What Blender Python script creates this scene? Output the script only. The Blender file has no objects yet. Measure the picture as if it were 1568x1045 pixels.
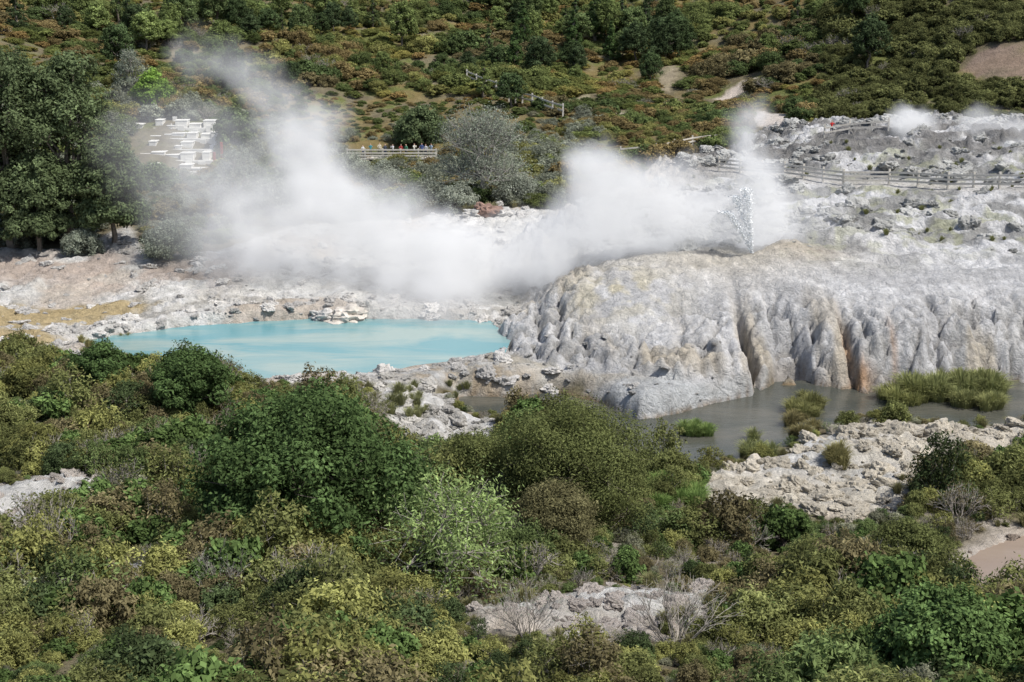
import bpy, bmesh, math, numpy as np
from mathutils import Vector, noise as mnoise
rng=np.random.default_rng(7)
scene=bpy.context.scene
# ---------------------------------------------------------------- survey from the lookout
PITCH=math.radians(14.1);F=2154.;H=27.
CP,SP=math.cos(PITCH),math.sin(PITCH)
def ray(u,v):
    dx=(u-784)/F; dy=(522.5-v)/F
    return np.array([dx,CP+dy*SP,-SP+dy*CP])
def W(u,v,z):
    d=ray(u,v); t=(z-H)/d[2]; return (d[0]*t,d[1]*t,z)
def Wy(u,v,y):
    d=ray(u,v); t=y/d[1]; return np.array([d[0]*t,y,H+d[2]*t])
def poly(pts,z=None):
    out=[]
    for p in pts:
        zz=p[2] if len(p)>2 else z
        w=W(p[0],p[1],zz); out.append((w[0],w[1]))
    return np.array(out)
# ---------------------------------------------------------------- noise
def h2(ix,iy,s):
    n=(ix.astype(np.int64)*374761393+iy.astype(np.int64)*668265263+s*1274126177)&0xffffffff
    n=((n^(n>>13))*1274126177)&0xffffffff
    n=(n^(n>>16))&0xffffff
    return n/float(0xffffff)
def vn(x,y,s=0):
    ix=np.floor(x);iy=np.floor(y);fx=x-ix;fy=y-iy
    fx=fx*fx*(3-2*fx);fy=fy*fy*(3-2*fy)
    a=h2(ix,iy,s);b=h2(ix+1,iy,s);c=h2(ix,iy+1,s);d=h2(ix+1,iy+1,s)
    return (a*(1-fx)+b*fx)*(1-fy)+(c*(1-fx)+d*fx)*fy
def fbm(x,y,o=4,s=0):
    t=0;a=1;n=0
    for i in range(o):
        t=t+a*vn(x*2**i+i*17.3,y*2**i-i*9.1,s+i);n+=a;a*=.5
    return t/n
def ridg(x,y,o=3,s=0):
    t=0;a=1;n=0
    for i in range(o):
        t=t+a*(1-np.abs(2*vn(x*2**i+i*7.3,y*2**i+i*3.1,s+i)-1));n+=a;a*=.5
    return t/n
def bil(x,y,s=0):
    c,q=.8,.6
    return np.abs(2*vn(x*c-y*q,x*q+y*c,s)-1)
def worley(x,y,s=0):
    ix=np.floor(x);iy=np.floor(y);b1=np.full(x.shape,9.);b2=np.full(x.shape,9.)
    for a in(-1,0,1):
        for b in(-1,0,1):
            cx=ix+a;cy=iy+b;px=cx+.15+.7*h2(cx,cy,s);py=cy+.15+.7*h2(cx,cy,s+50)
            d=np.sqrt((x-px)**2+(y-py)**2);b2=np.minimum(b2,np.maximum(b1,d));b1=np.minimum(b1,d)
    return b1,b2
def ss(a,b,x):
    t=np.clip((x-a)/(b-a),0,1);return t*t*(3-2*t)
def sd(P,X,Y):
    d=np.full(X.shape,1e9);ins=np.zeros(X.shape,bool);n=len(P)
    for i in range(n):
        ax,ay=P[i];bx,by=P[(i+1)%n];ex,ey=bx-ax,by-ay
        t=np.clip(((X-ax)*ex+(Y-ay)*ey)/(ex*ex+ey*ey+1e-9),0,1)
        d=np.minimum(d,(X-ax-t*ex)**2+(Y-ay-t*ey)**2)
        if abs(ey)>1e-9:
            c=((ay>Y)!=(by>Y))&(X<ex*(Y-ay)/ey+ax); ins^=c
    d=np.sqrt(d);return np.where(ins,d,-d)
def rbf(pts,c=3.):
    P=np.array(pts,float);D=np.sqrt(((P[:,None,:2]-P[None,:,:2])**2).sum(-1)+c*c)
    m=P[:,2].mean();n=len(P)
    A=np.zeros((n+1,n+1));A[:n,:n]=D;A[n,:n]=1;A[:n,n]=1
    w=np.linalg.solve(A,np.append(P[:,2]-m,0))
    def f(X,Y):
        Z=np.full(X.shape,m+w[n])
        for i in range(n): Z=Z+w[i]*np.sqrt((X-P[i,0])**2+(Y-P[i,1])**2+c*c)
        return Z
    return f
# ---------------------------------------------------------------- plan outlines
POOLZ=1.5
POOL=poly([(120,523),(200,508),(290,497),(400,491),(520,487),(650,488),(750,492),(768,512),(757,538),(700,553),(620,562),(540,580),(430,592),(300,588),(180,560)],POOLZ)
RIVER=poly([(690,606),(770,604),(850,600),(920,618),(975,640),(1040,628),(1110,612),(1160,592),(1250,588),(1400,588),(1568,578),(1900,572),(1900,634),(1568,646),(1480,661),(1420,655),(1330,640),(1285,648),(1240,668),(1200,694),(1120,708),(1060,727),(1000,718),(940,700),(860,670),(780,650),(700,634)],0.)
BROWN=poly([(1700,805),(1568,822),(1500,845),(1450,880),(1425,915),(1470,940),(1540,942),(1620,930),(1800,940),(1900,850)],1.6)
FORM=poly([(757,540,1.5),(790,548,1.5),(860,562,1.7),(960,572,1.7),(1060,585,1.6),(1150,594,.6),(1175,592,0),(1205,580,0),(1240,592,0),(1300,600,0),(1340,607,0),(1420,602,0),(1568,590,0),(1900,580,0),(2000,400,6),(1900,185,11.5),(1620,185,11.5),(1400,180,11.5),(1180,190,10.5),(1120,222,9),(1000,245,8),(960,280,7),(860,320,5.2),(800,345,4.8),(740,395,4),(800,440,3.4),(788,470,2.5),(760,500,1.5)])
LTER=poly([(560,585,1.5),(640,594,1.2),(700,606,0),(780,610,0),(840,600,0),(890,604,0),(935,624,0),(975,647,0),(1040,634,0),(1100,619,0),(1155,608,0),(1180,590,0),(1000,550,1.6),(850,535,1.6),(757,525,1.6),(700,556,1.6),(620,566,1.6)])
LB=poly([(-400,385,4),(0,385,3.8),(120,385,3.9),(195,348,4.8),(225,395,3.8),(330,395,3.6),(450,352,4),(620,338,4.3),(760,320,4.6),(900,325,5),(900,450,3),(900,560,1.7),(600,575,1.8),(500,600,1.8),(160,590,1.9),(60,560,1.9),(-400,560,1.9)])
BA=poly([(545,600),(600,588),(660,590),(700,625),(760,640),(752,700),(700,715),(650,705),(600,660),(570,625)],1.)
BB=poly([(1075,830),(1060,755),(1110,716),(1190,702),(1240,675),(1330,640),(1420,655),(1568,648),(1900,640),(1900,680),(1568,695),(1450,715),(1390,755),(1372,800),(1300,810),(1200,800),(1130,822)],.9)
BC=poly([(-150,760),(0,760),(60,740),(170,735),(155,785),(80,815),(0,850),(-150,860)],3.6)
BD=poly([(705,1025),(735,960),(830,915),(960,902),(1095,880),(1090,945),(1020,990),(930,1020),(860,1035)],4.4)
BE=poly([(180,850),(215,845),(235,895),(190,905)],4.8)
BF=poly([(1700,790),(1568,812),(1480,835),(1430,875),(1400,920),(1450,965),(1560,965),(1700,970)],1.7)
TAN1=poly([(-300,475,2.2),(100,468,2.2),(255,466,2.2),(190,485,2),(100,500,2),(0,506,2),(-300,510,2)])
TAN2=poly([(-200,514),(60,512),(120,520),(60,540),(-200,545)],1.9)
def C(u,v,z): return W(u,v,z)
back=[(x,y,z) for x,y,z in [
 (-75,150,8),(-95,190,18),(-60,205,15),(-40,202,10),(0,200,9.3),(25,198,9.6),(-60,248,19),(-30,246,15),(0,245,14),(30,245,15),
 (-110,300,32),(-50,300,26),(0,300,24.6),(45,300,25),(-150,380,50),(0,380,45),(100,380,50),(0,520,90),(-200,520,95),(200,520,95),
 (60,178,11.5),(66,205,21),(75,228,32),(38,202,11.5),(45,250,19),(60,252,27),(110,180,16),(110,210,27),(110,260,44),(180,200,26),(180,130,14),(-150,130,14),(-180,200,28),(-300,300,60),(300,300,60)]]
low=[C(0,1045,7),C(784,1045,7),C(1568,1045,6.3),(0,20,11.5),(-30,20,12),(30,20,11.5),(0,8,19),(0,-2,25.3),(-40,0,24),(40,0,24),(0,-60,27),
 C(0,900,5.2),C(400,900,4.8),C(784,900,4.2),C(1200,900,3.2),C(1500,900,1.8),C(1800,900,1.8),
 C(0,800,4.2),C(400,800,3.6),C(784,800,2.4),C(1200,790,1.5),C(1568,780,1.8),C(-400,800,4.5),C(-400,600,2.5),
 C(0,700,3.2),C(300,700,3),C(600,700,1.9),C(784,715,1),C(1100,740,.7),C(1300,700,.8),C(1568,670,.7),C(1900,700,1.2),
 C(0,600,2.3),C(200,610,2.3),C(400,615,2.3),C(560,600,2),C(0,520,1.9),C(0,460,2.3),C(150,460,2.2),C(300,440,2.9),C(450,440,2.8),C(650,450,2.4),
 C(0,400,3.5),C(150,400,3.8),C(220,350,4.9),C(0,375,4.3),C(600,400,3.4),C(700,330,4.5),C(500,330,4.4),C(820,280,5.4),
 C(260,262,5.2),C(260,190,9.6),C(330,190,9.2),C(180,190,9.4),C(600,250,5),C(700,245,5.2),C(500,250,5),C(900,250,6.5),C(1000,235,8),
 C(1120,215,9),C(1180,188,10.5),C(1400,178,11.5),C(1000,640,-.2),C(1300,610,-.2),C(1568,600,-.2),C(1900,600,0),C(760,620,-.1)]+back
top=[C(880,430,5.0),C(1000,410,5.8),C(1200,397,6.3),C(1400,402,6.3),C(1568,398,6.4),C(1900,400,6.5),C(1568,345,7.5),C(1400,345,7.4),C(1200,340,7.1),C(1000,350,6),C(850,380,4.8),
 C(790,420,3.5),C(850,335,5),C(1568,292,9),C(1380,278,8.8),C(1200,265,8.5),C(1000,245,8),C(1120,222,9),C(1300,222,10.6),C(1450,195,11.8),C(1568,195,11.8),C(1180,192,10.5),C(1900,190,12),C(960,285,7),C(740,395,4),
 C(1060,500,3.2),C(900,500,3.),C(1250,520,3.6),C(1450,520,3.8),C(1700,500,4.2),C(780,480,2.6)]
fl=rbf(low);ft=rbf(top)
GEY=W(1150,388,6.6)
TRK=np.array([W(u,v,z)[:2] for u,v,z in[(1100,262,8.2),(1200,268,8.5),(1290,279,8.6),(1360,278,8.8),(1450,285,9.),(1568,293,9),(1700,300,9)]])
def dline(P,X,Y):
    d=np.full(X.shape,1e9)
    for (ax,ay),(bx,by) in zip(P[:-1],P[1:]):
        ex,ey=bx-ax,by-ay;t=np.clip(((X-ax)*ex+(Y-ay)*ey)/(ex*ex+ey*ey),0,1);d=np.minimum(d,np.hypot(X-ax-t*ex,Y-ay-t*ey))
    return d
def height(X,Y):
    zl=fl(X,Y)
    hill=ss(165,230,Y)
    zl=zl+(fbm(X/14,Y/14,4,3)-.5)*(1.0+3.5*hill)*ss(10,40,Y)
    fg=1-ss(80,95,Y)
    zl=zl+((fbm(X/4,Y/4,3,9)-.5)*1.0+(fbm(X/1.1,Y/1.1,2,12)-.5)*.35)*fg*ss(10,30,Y)
    dP=sd(POOL,X,Y);dR=sd(RIVER,X,Y);dB=sd(BROWN,X,Y);dF=sd(FORM,X,Y);dL=sd(LTER,X,Y)
    dLB=sd(LB,X,Y);dA=sd(BA,X,Y);dBB=sd(BB,X,Y)
    dbare=np.maximum.reduce([dLB,dA,dBB,sd(BC,X,Y),sd(BD,X,Y),sd(BE,X,Y),sd(BF,X,Y)])
    bare=ss(-1.0,1.0,dbare)
    wx=X+fbm(X*.8,Y*.8,2,22)*1.2;w1,w2=worley(wx*.7,Y*.9,23)
    blocks=(ss(0,.22,w2-w1)-.6)*.34
    zl=zl+bare*((ridg(X/3.2,Y/2.2,4,21)-.55)*.9+(ridg(X*1.1,Y*1.1,2,5)-.5)*.28+blocks*ss(.42,.56,fbm(X/4,Y/4,2,26)))
    e=dR+(fbm(X/2.5,Y/2.5,3,11)-.5)*1.6
    near=(dR>-6);rn=fbm(X/1.3,Y/1.3,3,27)
    zl=np.where(near,np.maximum(zl,.06+(.10+.28*rn)*np.minimum(-dR,3)+.25*rn),zl)
    zl=zl*(1-ss(-.4,.9,e))+(-.8)*ss(-.4,.9,e)
    wob=(fbm(X/3,Y/5,3,31)-.5)*4.0
    d=np.maximum(dF+wob*ss(0,4,dF+1.5)*.7+ (ridg(X*.55,Y*.1,2,77)-.6)*1.1,0)
    w=1-(1-np.clip(d/13,0,1))**3.4
    w=np.where(dF>0,w,0)
    zt=ft(X,Y)
    face=np.clip(4*w*(1-w),0,1)
    upper=ss(2,14,dF)
    rightp=ss(8,30,X)*ss(104,116,Y)
    trk=ss(.8,3.5,dline(TRK,X,Y))
    bk=ss(138,150,Y)
    zt=zt+(ridg(X/5,Y/2.2,4,41)-.55)*(.35+(1.6+1.0*bk)*rightp*trk)*upper
    zt=zt+(fbm(X/7,Y/7,3,43)-.5)*1.2*upper
    q=zt*1.6+fbm(X/6,Y/4,2,8)*2
    zt=zt+rightp*(.34+.3*bk)*(ss(.55,1,q-np.floor(q))-(q-np.floor(q)))*trk
    dl=np.maximum(dL+(fbm(X/1.6,Y/1.6,3,51)-.5)*1.0,0)
    wl=1-(1-np.clip(dl/2.0,0,1))**3
    zl2=1.58+(fbm(X/2,Y/2,3,53)-.5)*.22+(bil(X*1.3,Y*1.3,54)-.4)*.12
    z=zl*(1-wl)+np.maximum(zl,zl2)*wl
    z=z*(1-w)+np.maximum(zt,.2)*w
    fz=np.clip(face*1.4,0,1)
    a1,a2=worley(X*.62+fbm(X/2,Y/2,2,80)*1.5,Y*.34+fbm(X/2,Y/2,2,81)*.8,82)
    b1,b2=worley(X*1.5+fbm(X,Y,2,83)*.8,Y*.8,84)
    c1,c2=worley(X*3.1+fbm(X*2,Y*2,2,85)*.6,Y*1.7,86)
    lump=(1-a1*a1)*.95+ss(0,.22,a2-a1)*.42+(1-b1*b1)*.48+ss(0,.25,b2-b1)*.16+(1-c1*c1)*.18
    z=z+fz*((lump-1.4)*1.0+(fbm(X/3.5,Y/3.5,3,63)-.5)*2.0+(ridg(X*2.2,Y*.6,2,65)-.5)*.34+(ridg(X*.6,Y*.1,2,66)-.5)*.7)
    pit=ss(.70,.80,fbm(X/1.7,Y/2.6,3,68))*fz;z=z-pit*.9
    z=z+np.clip(upper*(1-fz),0,1)*trk*(((1-b1*b1)-.6)*.34+(1-c1*c1-.6)*.12+((1-a1*a1)-.6)*.4*rightp)
    for (u,v,zz,wd,ln,dp) in [(1148,560,1.2,.35,5,2.4),(1218,588,.2,1.3,2.2,2.4),(1040,545,2.2,.5,.7,1.2),(1440,560,1.5,.35,2.5,1.4),(1300,560,1.2,.3,3,1.0),(980,520,2.8,.35,1.2,.8),(1380,585,.8,.7,1.2,1.5),(1530,580,.6,.9,1.4,1.4),(1180,500,3,.25,2,.9),(880,540,2,.5,.8,.8)]:
        cx,cy,_=W(u,v,zz)
        z=z-dp*np.exp(-((X-cx)/wd)**2-((Y-cy-1)/ln)**2)*(dF>-.5)
    g=np.sqrt(((X-GEY[0]-2.6)/2.6)**2+((Y-GEY[1])/2.2)**2); z=z+1.1*np.exp(-g*g)
    nearP=(dP<=0)&(dP>-3)&(dF<0)&(dR<-.8)
    z=np.where(nearP,np.maximum(z,POOLZ+.05+.10*rn*np.minimum(-dP,3)),z)
    k=ss(-.3,1.2,dP+(fbm(X/2,Y/2,3,71)-.5)*1.4)*(1-ss(.2,1.5,dF))
    z=z*(1-k)+(POOLZ-.9)*k
    nb=(dB<=0)&(dB>-5);z=np.where(nb,np.maximum(z,1.65+.12*np.minimum(-dB,3)),z)
    k=ss(-.2,.8,dB);z=z*(1-k)+1.0*k
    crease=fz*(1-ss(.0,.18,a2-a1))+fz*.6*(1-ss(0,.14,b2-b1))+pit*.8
    return z,dict(P=dP,R=dR,B=dB,F=dF,L=dL,LB=dLB,A=dA,BB=dBB,bare=dbare,face=face,w=w,rp=rightp,cr=np.clip(crease,0,1))
# ---------------------------------------------------------------- grid
def outer(a,n,g=1.13,s=.4):
    o=[];x=a
    for i in range(n): x+=s;s*=g;o.append(x)
    return o
o=outer(58,42)
xs=np.array([-q for q in outer(50,42)][::-1]+list(np.arange(-50,-6,.3))+list(np.arange(-6,58.01,.2))+o)
ys=np.concatenate([np.arange(-60,0,6),np.arange(0,30,.8),np.arange(30,84,.3),np.arange(84,118,.18),np.arange(118,175,.35),np.arange(175,330,1.),np.arange(330,640,6.)])
X,Y=np.meshgrid(xs,ys)
Z,D=height(X,Y)
def hz(x,y):
    x=np.atleast_1d(np.asarray(x,float));y=np.atleast_1d(np.asarray(y,float))
    i=np.clip(np.searchsorted(xs,x)-1,0,len(xs)-2);j=np.clip(np.searchsorted(ys,y)-1,0,len(ys)-2)
    fx=(x-xs[i])/(xs[i+1]-xs[i]);fy=(y-ys[j])/(ys[j+1]-ys[j])
    return (Z[j,i]*(1-fx)+Z[j,i+1]*fx)*(1-fy)+(Z[j+1,i]*(1-fx)+Z[j+1,i+1]*fx)*fy
def ground(u,v):
    d=ray(u,v);t=np.arange(25,500,.15)
    zz=hz(d[0]*t,d[1]*t);hit=np.nonzero(H+d[2]*t<zz)[0]
    tt=t[hit[0]] if len(hit) else 300.
    x,y=d[0]*tt,d[1]*tt
    return (x,y,float(hz(x,y)[0]))
# ---------------------------------------------------------------- colours
def mixc(c,t,m):
    m=m[...,None];return c*(1-m)+np.array(t)*m
def zone(u0,v0,z,rx,ry):
    cx,cy,_=W(u0,v0,z);return np.exp(-((X-cx)/rx)**2-((Y-cy)/ry)**2)
n1=fbm(X/3,Y/3,4,101);n2=fbm(X/9,Y/9,4,102);n3=fbm(X*.9,Y*.9,3,103)
col=np.zeros(X.shape+(3,))+np.array([.14,.12,.08])
col=mixc(col,[.175,.155,.10],ss(.4,.65,n3))
col=mixc(col,[.42,.38,.33],ss(.55,.68,n1)*.85*(1-ss(100,140,Y)))
hillm=ss(165,190,Y)
col=mixc(col,[.19,.15,.07],hillm*ss(.42,.6,n2))
col=mixc(col,[.15,.165,.06],hillm*ss(.5,.7,n1))
bare=ss(-.6,.4,D['bare']+(n1-.5)*1.5)
cw=np.zeros_like(col)+np.array([.62,.61,.58])
cw=mixc(cw,[.44,.42,.38],ss(.52,.66,n1)*.8);cw=mixc(cw,[.70,.69,.67],ss(.5,.7,n3))
cw=mixc(cw,[.50,.41,.32],ss(.58,.70,n2)*.6)
pink=ss(-1,4,D['LB'])*ss(110,119,Y)*(1-ss(-28,-16,X))
cw=mixc(cw,[.48,.39,.33],pink*.8*ss(.36,.5,n1))
tan=np.maximum(ss(-.5,.8,sd(TAN1,X,Y)+(n1-.5)*2),ss(-.5,.8,sd(TAN2,X,Y)+(n1-.5)*2))
cw=mixc(cw,[.46,.36,.19],tan*.9)
cw=mixc(cw,[.64,.58,.47],ss(-1,1,D['BB'])*.7*ss(.35,.55,n2))
col=col*(1-bare[...,None])+cw*bare[...,None]
cf=np.zeros_like(col)+np.array([.65,.65,.655])
cf=mixc(cf,[.47,.47,.475],ss(.43,.60,n1)*.75)
str1=ridg(X*.5,Y*.08,3,201)
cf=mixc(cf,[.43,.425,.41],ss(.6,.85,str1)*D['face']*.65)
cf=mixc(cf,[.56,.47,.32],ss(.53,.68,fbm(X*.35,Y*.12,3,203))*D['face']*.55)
cf=mixc(cf,[.29,.28,.265],D['cr']*.7)  # cavity shade and mineral stain of creases and pits painted into the colour
cf=mixc(cf,[.62,.55,.34],zone(950,470,3.5,4,4)*.6*ss(.35,.6,n3))
cf=mixc(cf,[.55,.30,.13],(zone(1300,520,3,.2,2.6)*.6+zone(1318,585,.6,.8,.8)*.8+zone(1368,560,1.4,.2,2.)*.4))
cf=mixc(cf,[.28,.24,.19],ss(.0,1.,1.5-Z)*(D['R']>-7)*.5*ss(.38,.62,n1))
cf=mixc(cf,[.58,.52,.41],zone(1120,395,6.3,9,4)*.6)
cf=mixc(cf,[.50,.42,.31],zone(1230,385,6.8,3,2)*.7)
cf=mixc(cf,[.29,.29,.28],D['rp']*ss(.44,.60,n1)*.9)
cf=mixc(cf,[.40,.41,.28],D['rp']*ss(.5,.65,n3)*ss(.45,.55,n2)*.7)
up=ss(135,148,Y)
cf=mixc(cf,[.23,.225,.22],up*ss(.28,.48,n1)*ss(12,24,X)*.95)
cf=mixc(cf,[.50,.43,.34],up*(1-ss(12,24,X))*.7)
cf=mixc(cf,[.55,.53,.50],(1-ss(.8,2.5,dline(TRK,X,Y)))*.8)
mF=ss(-.1,.5,D['F'])
cl=np.zeros_like(col)+np.array([.50,.50,.49])
cl=mixc(cl,[.38,.35,.30],ss(.47,.62,n1));cl=mixc(cl,[.50,.52,.53],zone(1010,590,1.6,9,4)*.8);cl=mixc(cl,[.64,.62,.54],zone(900,555,1.7,5,2)*.8)
cl=mixc(cl,[.42,.32,.20],zone(740,570,1.6,9,2)*.6*ss(.35,.55,n3))
mL=ss(-.2,.3,D['L'])
col=col*(1-mL[...,None])+cl*mL[...,None]
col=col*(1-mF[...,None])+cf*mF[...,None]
fade=np.exp(-(np.maximum(-D['R'],0)/1.2)**2);fadeP=np.exp(-(np.maximum(-D['P'],0)/1.0)**2)
wet=np.maximum(np.exp(-((Z-0)/.16)**2)*fade,np.exp(-((Z-POOLZ)/.07)**2)*fadeP*.6)
col=mixc(col,[.24,.17,.10],np.clip(wet,0,1)*.7)
SC=[]
def scarg(pts,c,m=.9):
    global col
    P=np.array([ground(u,v)[:2] for u,v in pts]);col=mixc(col,c,ss(-.6,.6,sd(P,X,Y)+(n3-.5)*2)*m);SC.append(P)
scarg([(1092,160),(1100,150),(1140,124),(1155,120),(1150,130),(1112,157)],[.55,.48,.42])
scarg([(1012,140),(1008,118),(1022,100),(1034,102),(1034,118),(1026,142)],[.34,.29,.21],.7)
scarg([(940,185),(945,174),(970,175),(975,184)],[.48,.43,.36])
scarg([(1470,110),(1500,78),(1568,68),(1600,100),(1560,130),(1500,122)],[.24,.18,.15],.8)
scarg([(820,155),(900,145),(905,152),(830,162)],[.30,.27,.19],.7)
scarg([(1150,182),(1160,170),(1210,180),(1200,192),(1165,195)],[.55,.50,.46])
rockm=np.clip(np.maximum.reduce([bare,mF,mL,.6*ss(.5,.68,n1)]),0,1)
# ---------------------------------------------------------------- mesh helper
def mk(name,V,faces,mats=(),attrs=None,smooth=False,link=True,coll=None):
    me=bpy.data.meshes.new(name)
    V=np.asarray(V,np.float32);me.vertices.add(len(V));me.vertices.foreach_set('co',V.ravel())
    if faces:
        loops=np.concatenate([f.ravel() for f,_ in faces]).astype(np.int32)
        tot=np.concatenate([np.full(len(f),f.shape[1]) for f,_ in faces]).astype(np.int32)
        st=np.concatenate([[0],np.cumsum(tot)[:-1]]).astype(np.int32)
        mi=np.concatenate([np.full(len(f),m) for f,m in faces]).astype(np.int32)
        me.loops.add(len(loops));me.loops.foreach_set('vertex_index',loops)
        me.polygons.add(len(tot));me.polygons.foreach_set('loop_start',st);me.polygons.foreach_set('loop_total',tot)
        me.polygons.foreach_set('material_index',mi)
        me.polygons.foreach_set('use_smooth',np.full(len(tot),bool(smooth)))
    for m in mats: me.materials.append(m)
    for k,(t,a) in (attrs or {}).items():
        at=me.attributes.new(k,t,'POINT')
        if t=='FLOAT': at.data.foreach_set('value',np.asarray(a,np.float32).ravel())
        elif t=='INT': at.data.foreach_set('value',np.asarray(a,np.int32).ravel())
        elif t=='FLOAT_VECTOR': at.data.foreach_set('vector',np.asarray(a,np.float32).ravel())
        elif t=='FLOAT_COLOR': at.data.foreach_set('color',np.asarray(a,np.float32).ravel())
    me.update(calc_edges=True)
    ob=bpy.data.objects.new(name,me)
    (coll or scene.collection).objects.link(ob) if link or coll else None
    return ob
# ---------------------------------------------------------------- materials
def nt(name):
    m=bpy.data.materials.new(name);m.use_nodes=True;t=m.node_tree;t.nodes.clear()
    o=t.nodes.new('ShaderNodeOutputMaterial');return m,t,o
def mathn(t,op,a,b=None,c=None,clamp=False):
    n=t.nodes.new('ShaderNodeMath');n.operation=op;n.use_clamp=clamp
    for i,q in enumerate([a,b,c]):
        if q is None: continue
        if isinstance(q,(int,float)): n.inputs[i].default_value=q
        else: t.links.new(q,n.inputs[i])
    return n.outputs[0]
def noisen(t,vec,scale,detail=4,rough=.55,dist=0):
    n=t.nodes.new('ShaderNodeTexNoise');n.inputs['Scale'].default_value=scale;n.inputs['Detail'].default_value=detail
    n.inputs['Roughness'].default_value=rough;n.inputs['Distortion'].default_value=dist
    if vec is not None:t.links.new(vec,n.inputs['Vector'])
    return n.outputs[0]
def rangen(t,v,a,b,c,d):
    n=t.nodes.new('ShaderNodeMapRange')
    t.links.new(v,n.inputs[0])
    for i,q in enumerate([a,b,c,d]): n.inputs[i+1].default_value=q
    return n.outputs[0]
def scalec(t,colr,f):
    n=t.nodes.new('ShaderNodeVectorMath');n.operation='SCALE';t.links.new(colr,n.inputs[0]);t.links.new(f,n.inputs['Scale']);return n.outputs[0]
def simple(name,c,rough=.7,var=.25,scale=3.):
    m,t,o=nt(name);b=t.nodes.new('ShaderNodeBsdfPrincipled');tc=t.nodes.new('ShaderNodeTexCoord')
    nz=noisen(t,tc.outputs['Object'],scale,5);f=rangen(t,nz,.3,.7,1-var,1+var)
    r=t.nodes.new('ShaderNodeRGB');r.outputs[0].default_value=(*c,1)
    t.links.new(scalec(t,r.outputs[0],f),b.inputs['Base Color']);b.inputs['Roughness'].default_value=rough
    t.links.new(b.outputs[0],o.inputs[0]);return m
def terrain_mat():
    m,t,o=nt('terrain');b=t.nodes.new('ShaderNodeBsdfDiffuse')
    a=t.nodes.new('ShaderNodeAttribute');a.attribute_name='Col'
    rk=t.nodes.new('ShaderNodeAttribute');rk.attribute_name='rock'
    tc=t.nodes.new('ShaderNodeTexCoord');ob=tc.outputs['Object']
    f1=rangen(t,noisen(t,ob,.9,8,.65,.4),.3,.7,.76,1.18)
    f2=rangen(t,noisen(t,ob,5,6,.7),.3,.7,.78,1.16)
    c=scalec(t,scalec(t,a.outputs['Color'],f1),f2)
    t.links.new(c,b.inputs['Color'])
    vo=t.nodes.new('ShaderNodeTexVoronoi');vo.feature='DISTANCE_TO_EDGE';vo.inputs['Scale'].default_value=.9
    wv=t.nodes.new('ShaderNodeVectorMath');wv.operation='ADD'
    nn=t.nodes.new('ShaderNodeTexNoise');nn.inputs['Scale'].default_value=1.2;nn.inputs['Detail'].default_value=4;t.links.new(ob,nn.inputs['Vector'])
    sc=t.nodes.new('ShaderNodeVectorMath');sc.operation='SCALE';sc.inputs['Scale'].default_value=1.6;t.links.new(nn.outputs['Color'],sc.inputs[0])
    t.links.new(ob,wv.inputs[0]);t.links.new(sc.outputs[0],wv.inputs[1]);t.links.new(wv.outputs[0],vo.inputs['Vector'])
    cr=rangen(t,vo.outputs['Distance'],0,.12,0,1)
    hsum=mathn(t,'ADD',mathn(t,'MULTIPLY',noisen(t,ob,1.6,9,.72,.6),1.3),mathn(t,'MULTIPLY',cr,.10))
    hh=mathn(t,'MULTIPLY',hsum,mathn(t,'ADD',mathn(t,'MULTIPLY',rk.outputs['Fac'],.6),.4))
    bp=t.nodes.new('ShaderNodeBump');bp.inputs['Distance'].default_value=.5;bp.inputs['Strength'].default_value=.9
    t.links.new(hh,bp.inputs['Height']);t.links.new(bp.outputs[0],b.inputs['Normal'])
    t.links.new(b.outputs[0],o.inputs[0]);return m
ny,nx=X.shape
idx=np.arange(nx*ny).reshape(ny,nx)
Fq=np.stack([idx[:-1,:-1],idx[:-1,1:],idx[1:,1:],idx[1:,:-1]],-1).reshape(-1,4)
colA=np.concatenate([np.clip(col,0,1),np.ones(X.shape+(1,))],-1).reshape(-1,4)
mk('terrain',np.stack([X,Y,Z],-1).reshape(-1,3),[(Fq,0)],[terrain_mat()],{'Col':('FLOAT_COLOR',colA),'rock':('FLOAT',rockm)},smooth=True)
# ---------------------------------------------------------------- water
def water_mat(name,c1,c2,rough,bump,sc,lo=.42,hi=.66):
    m,t,o=nt(name);b=t.nodes.new('ShaderNodeBsdfPrincipled');b.inputs['Roughness'].default_value=rough;b.inputs['IOR'].default_value=1.33
    tc=t.nodes.new('ShaderNodeTexCoord');mp=t.nodes.new('ShaderNodeMapping');t.links.new(tc.outputs['Object'],mp.inputs[0]);mp.inputs['Scale'].default_value=(.35,1,1)
    mx=t.nodes.new('ShaderNodeMix');mx.data_type='RGBA'
    f=rangen(t,noisen(t,mp.outputs[0],.22,6,.6,.8),lo,hi,0,1);t.links.new(f,mx.inputs[0])
    mx.inputs[6].default_value=(*c1,1);mx.inputs[7].default_value=(*c2,1);t.links.new(mx.outputs[2],b.inputs['Base Color'])
    bp=t.nodes.new('ShaderNodeBump');bp.inputs['Distance'].default_value=bump;bp.inputs['Strength'].default_value=1
    t.links.new(noisen(t,mp.outputs[0],sc,4,.6),bp.inputs['Height']);t.links.new(bp.outputs[0],b.inputs['Normal'])
    t.links.new(b.outputs[0],o.inputs[0]);return m
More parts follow.
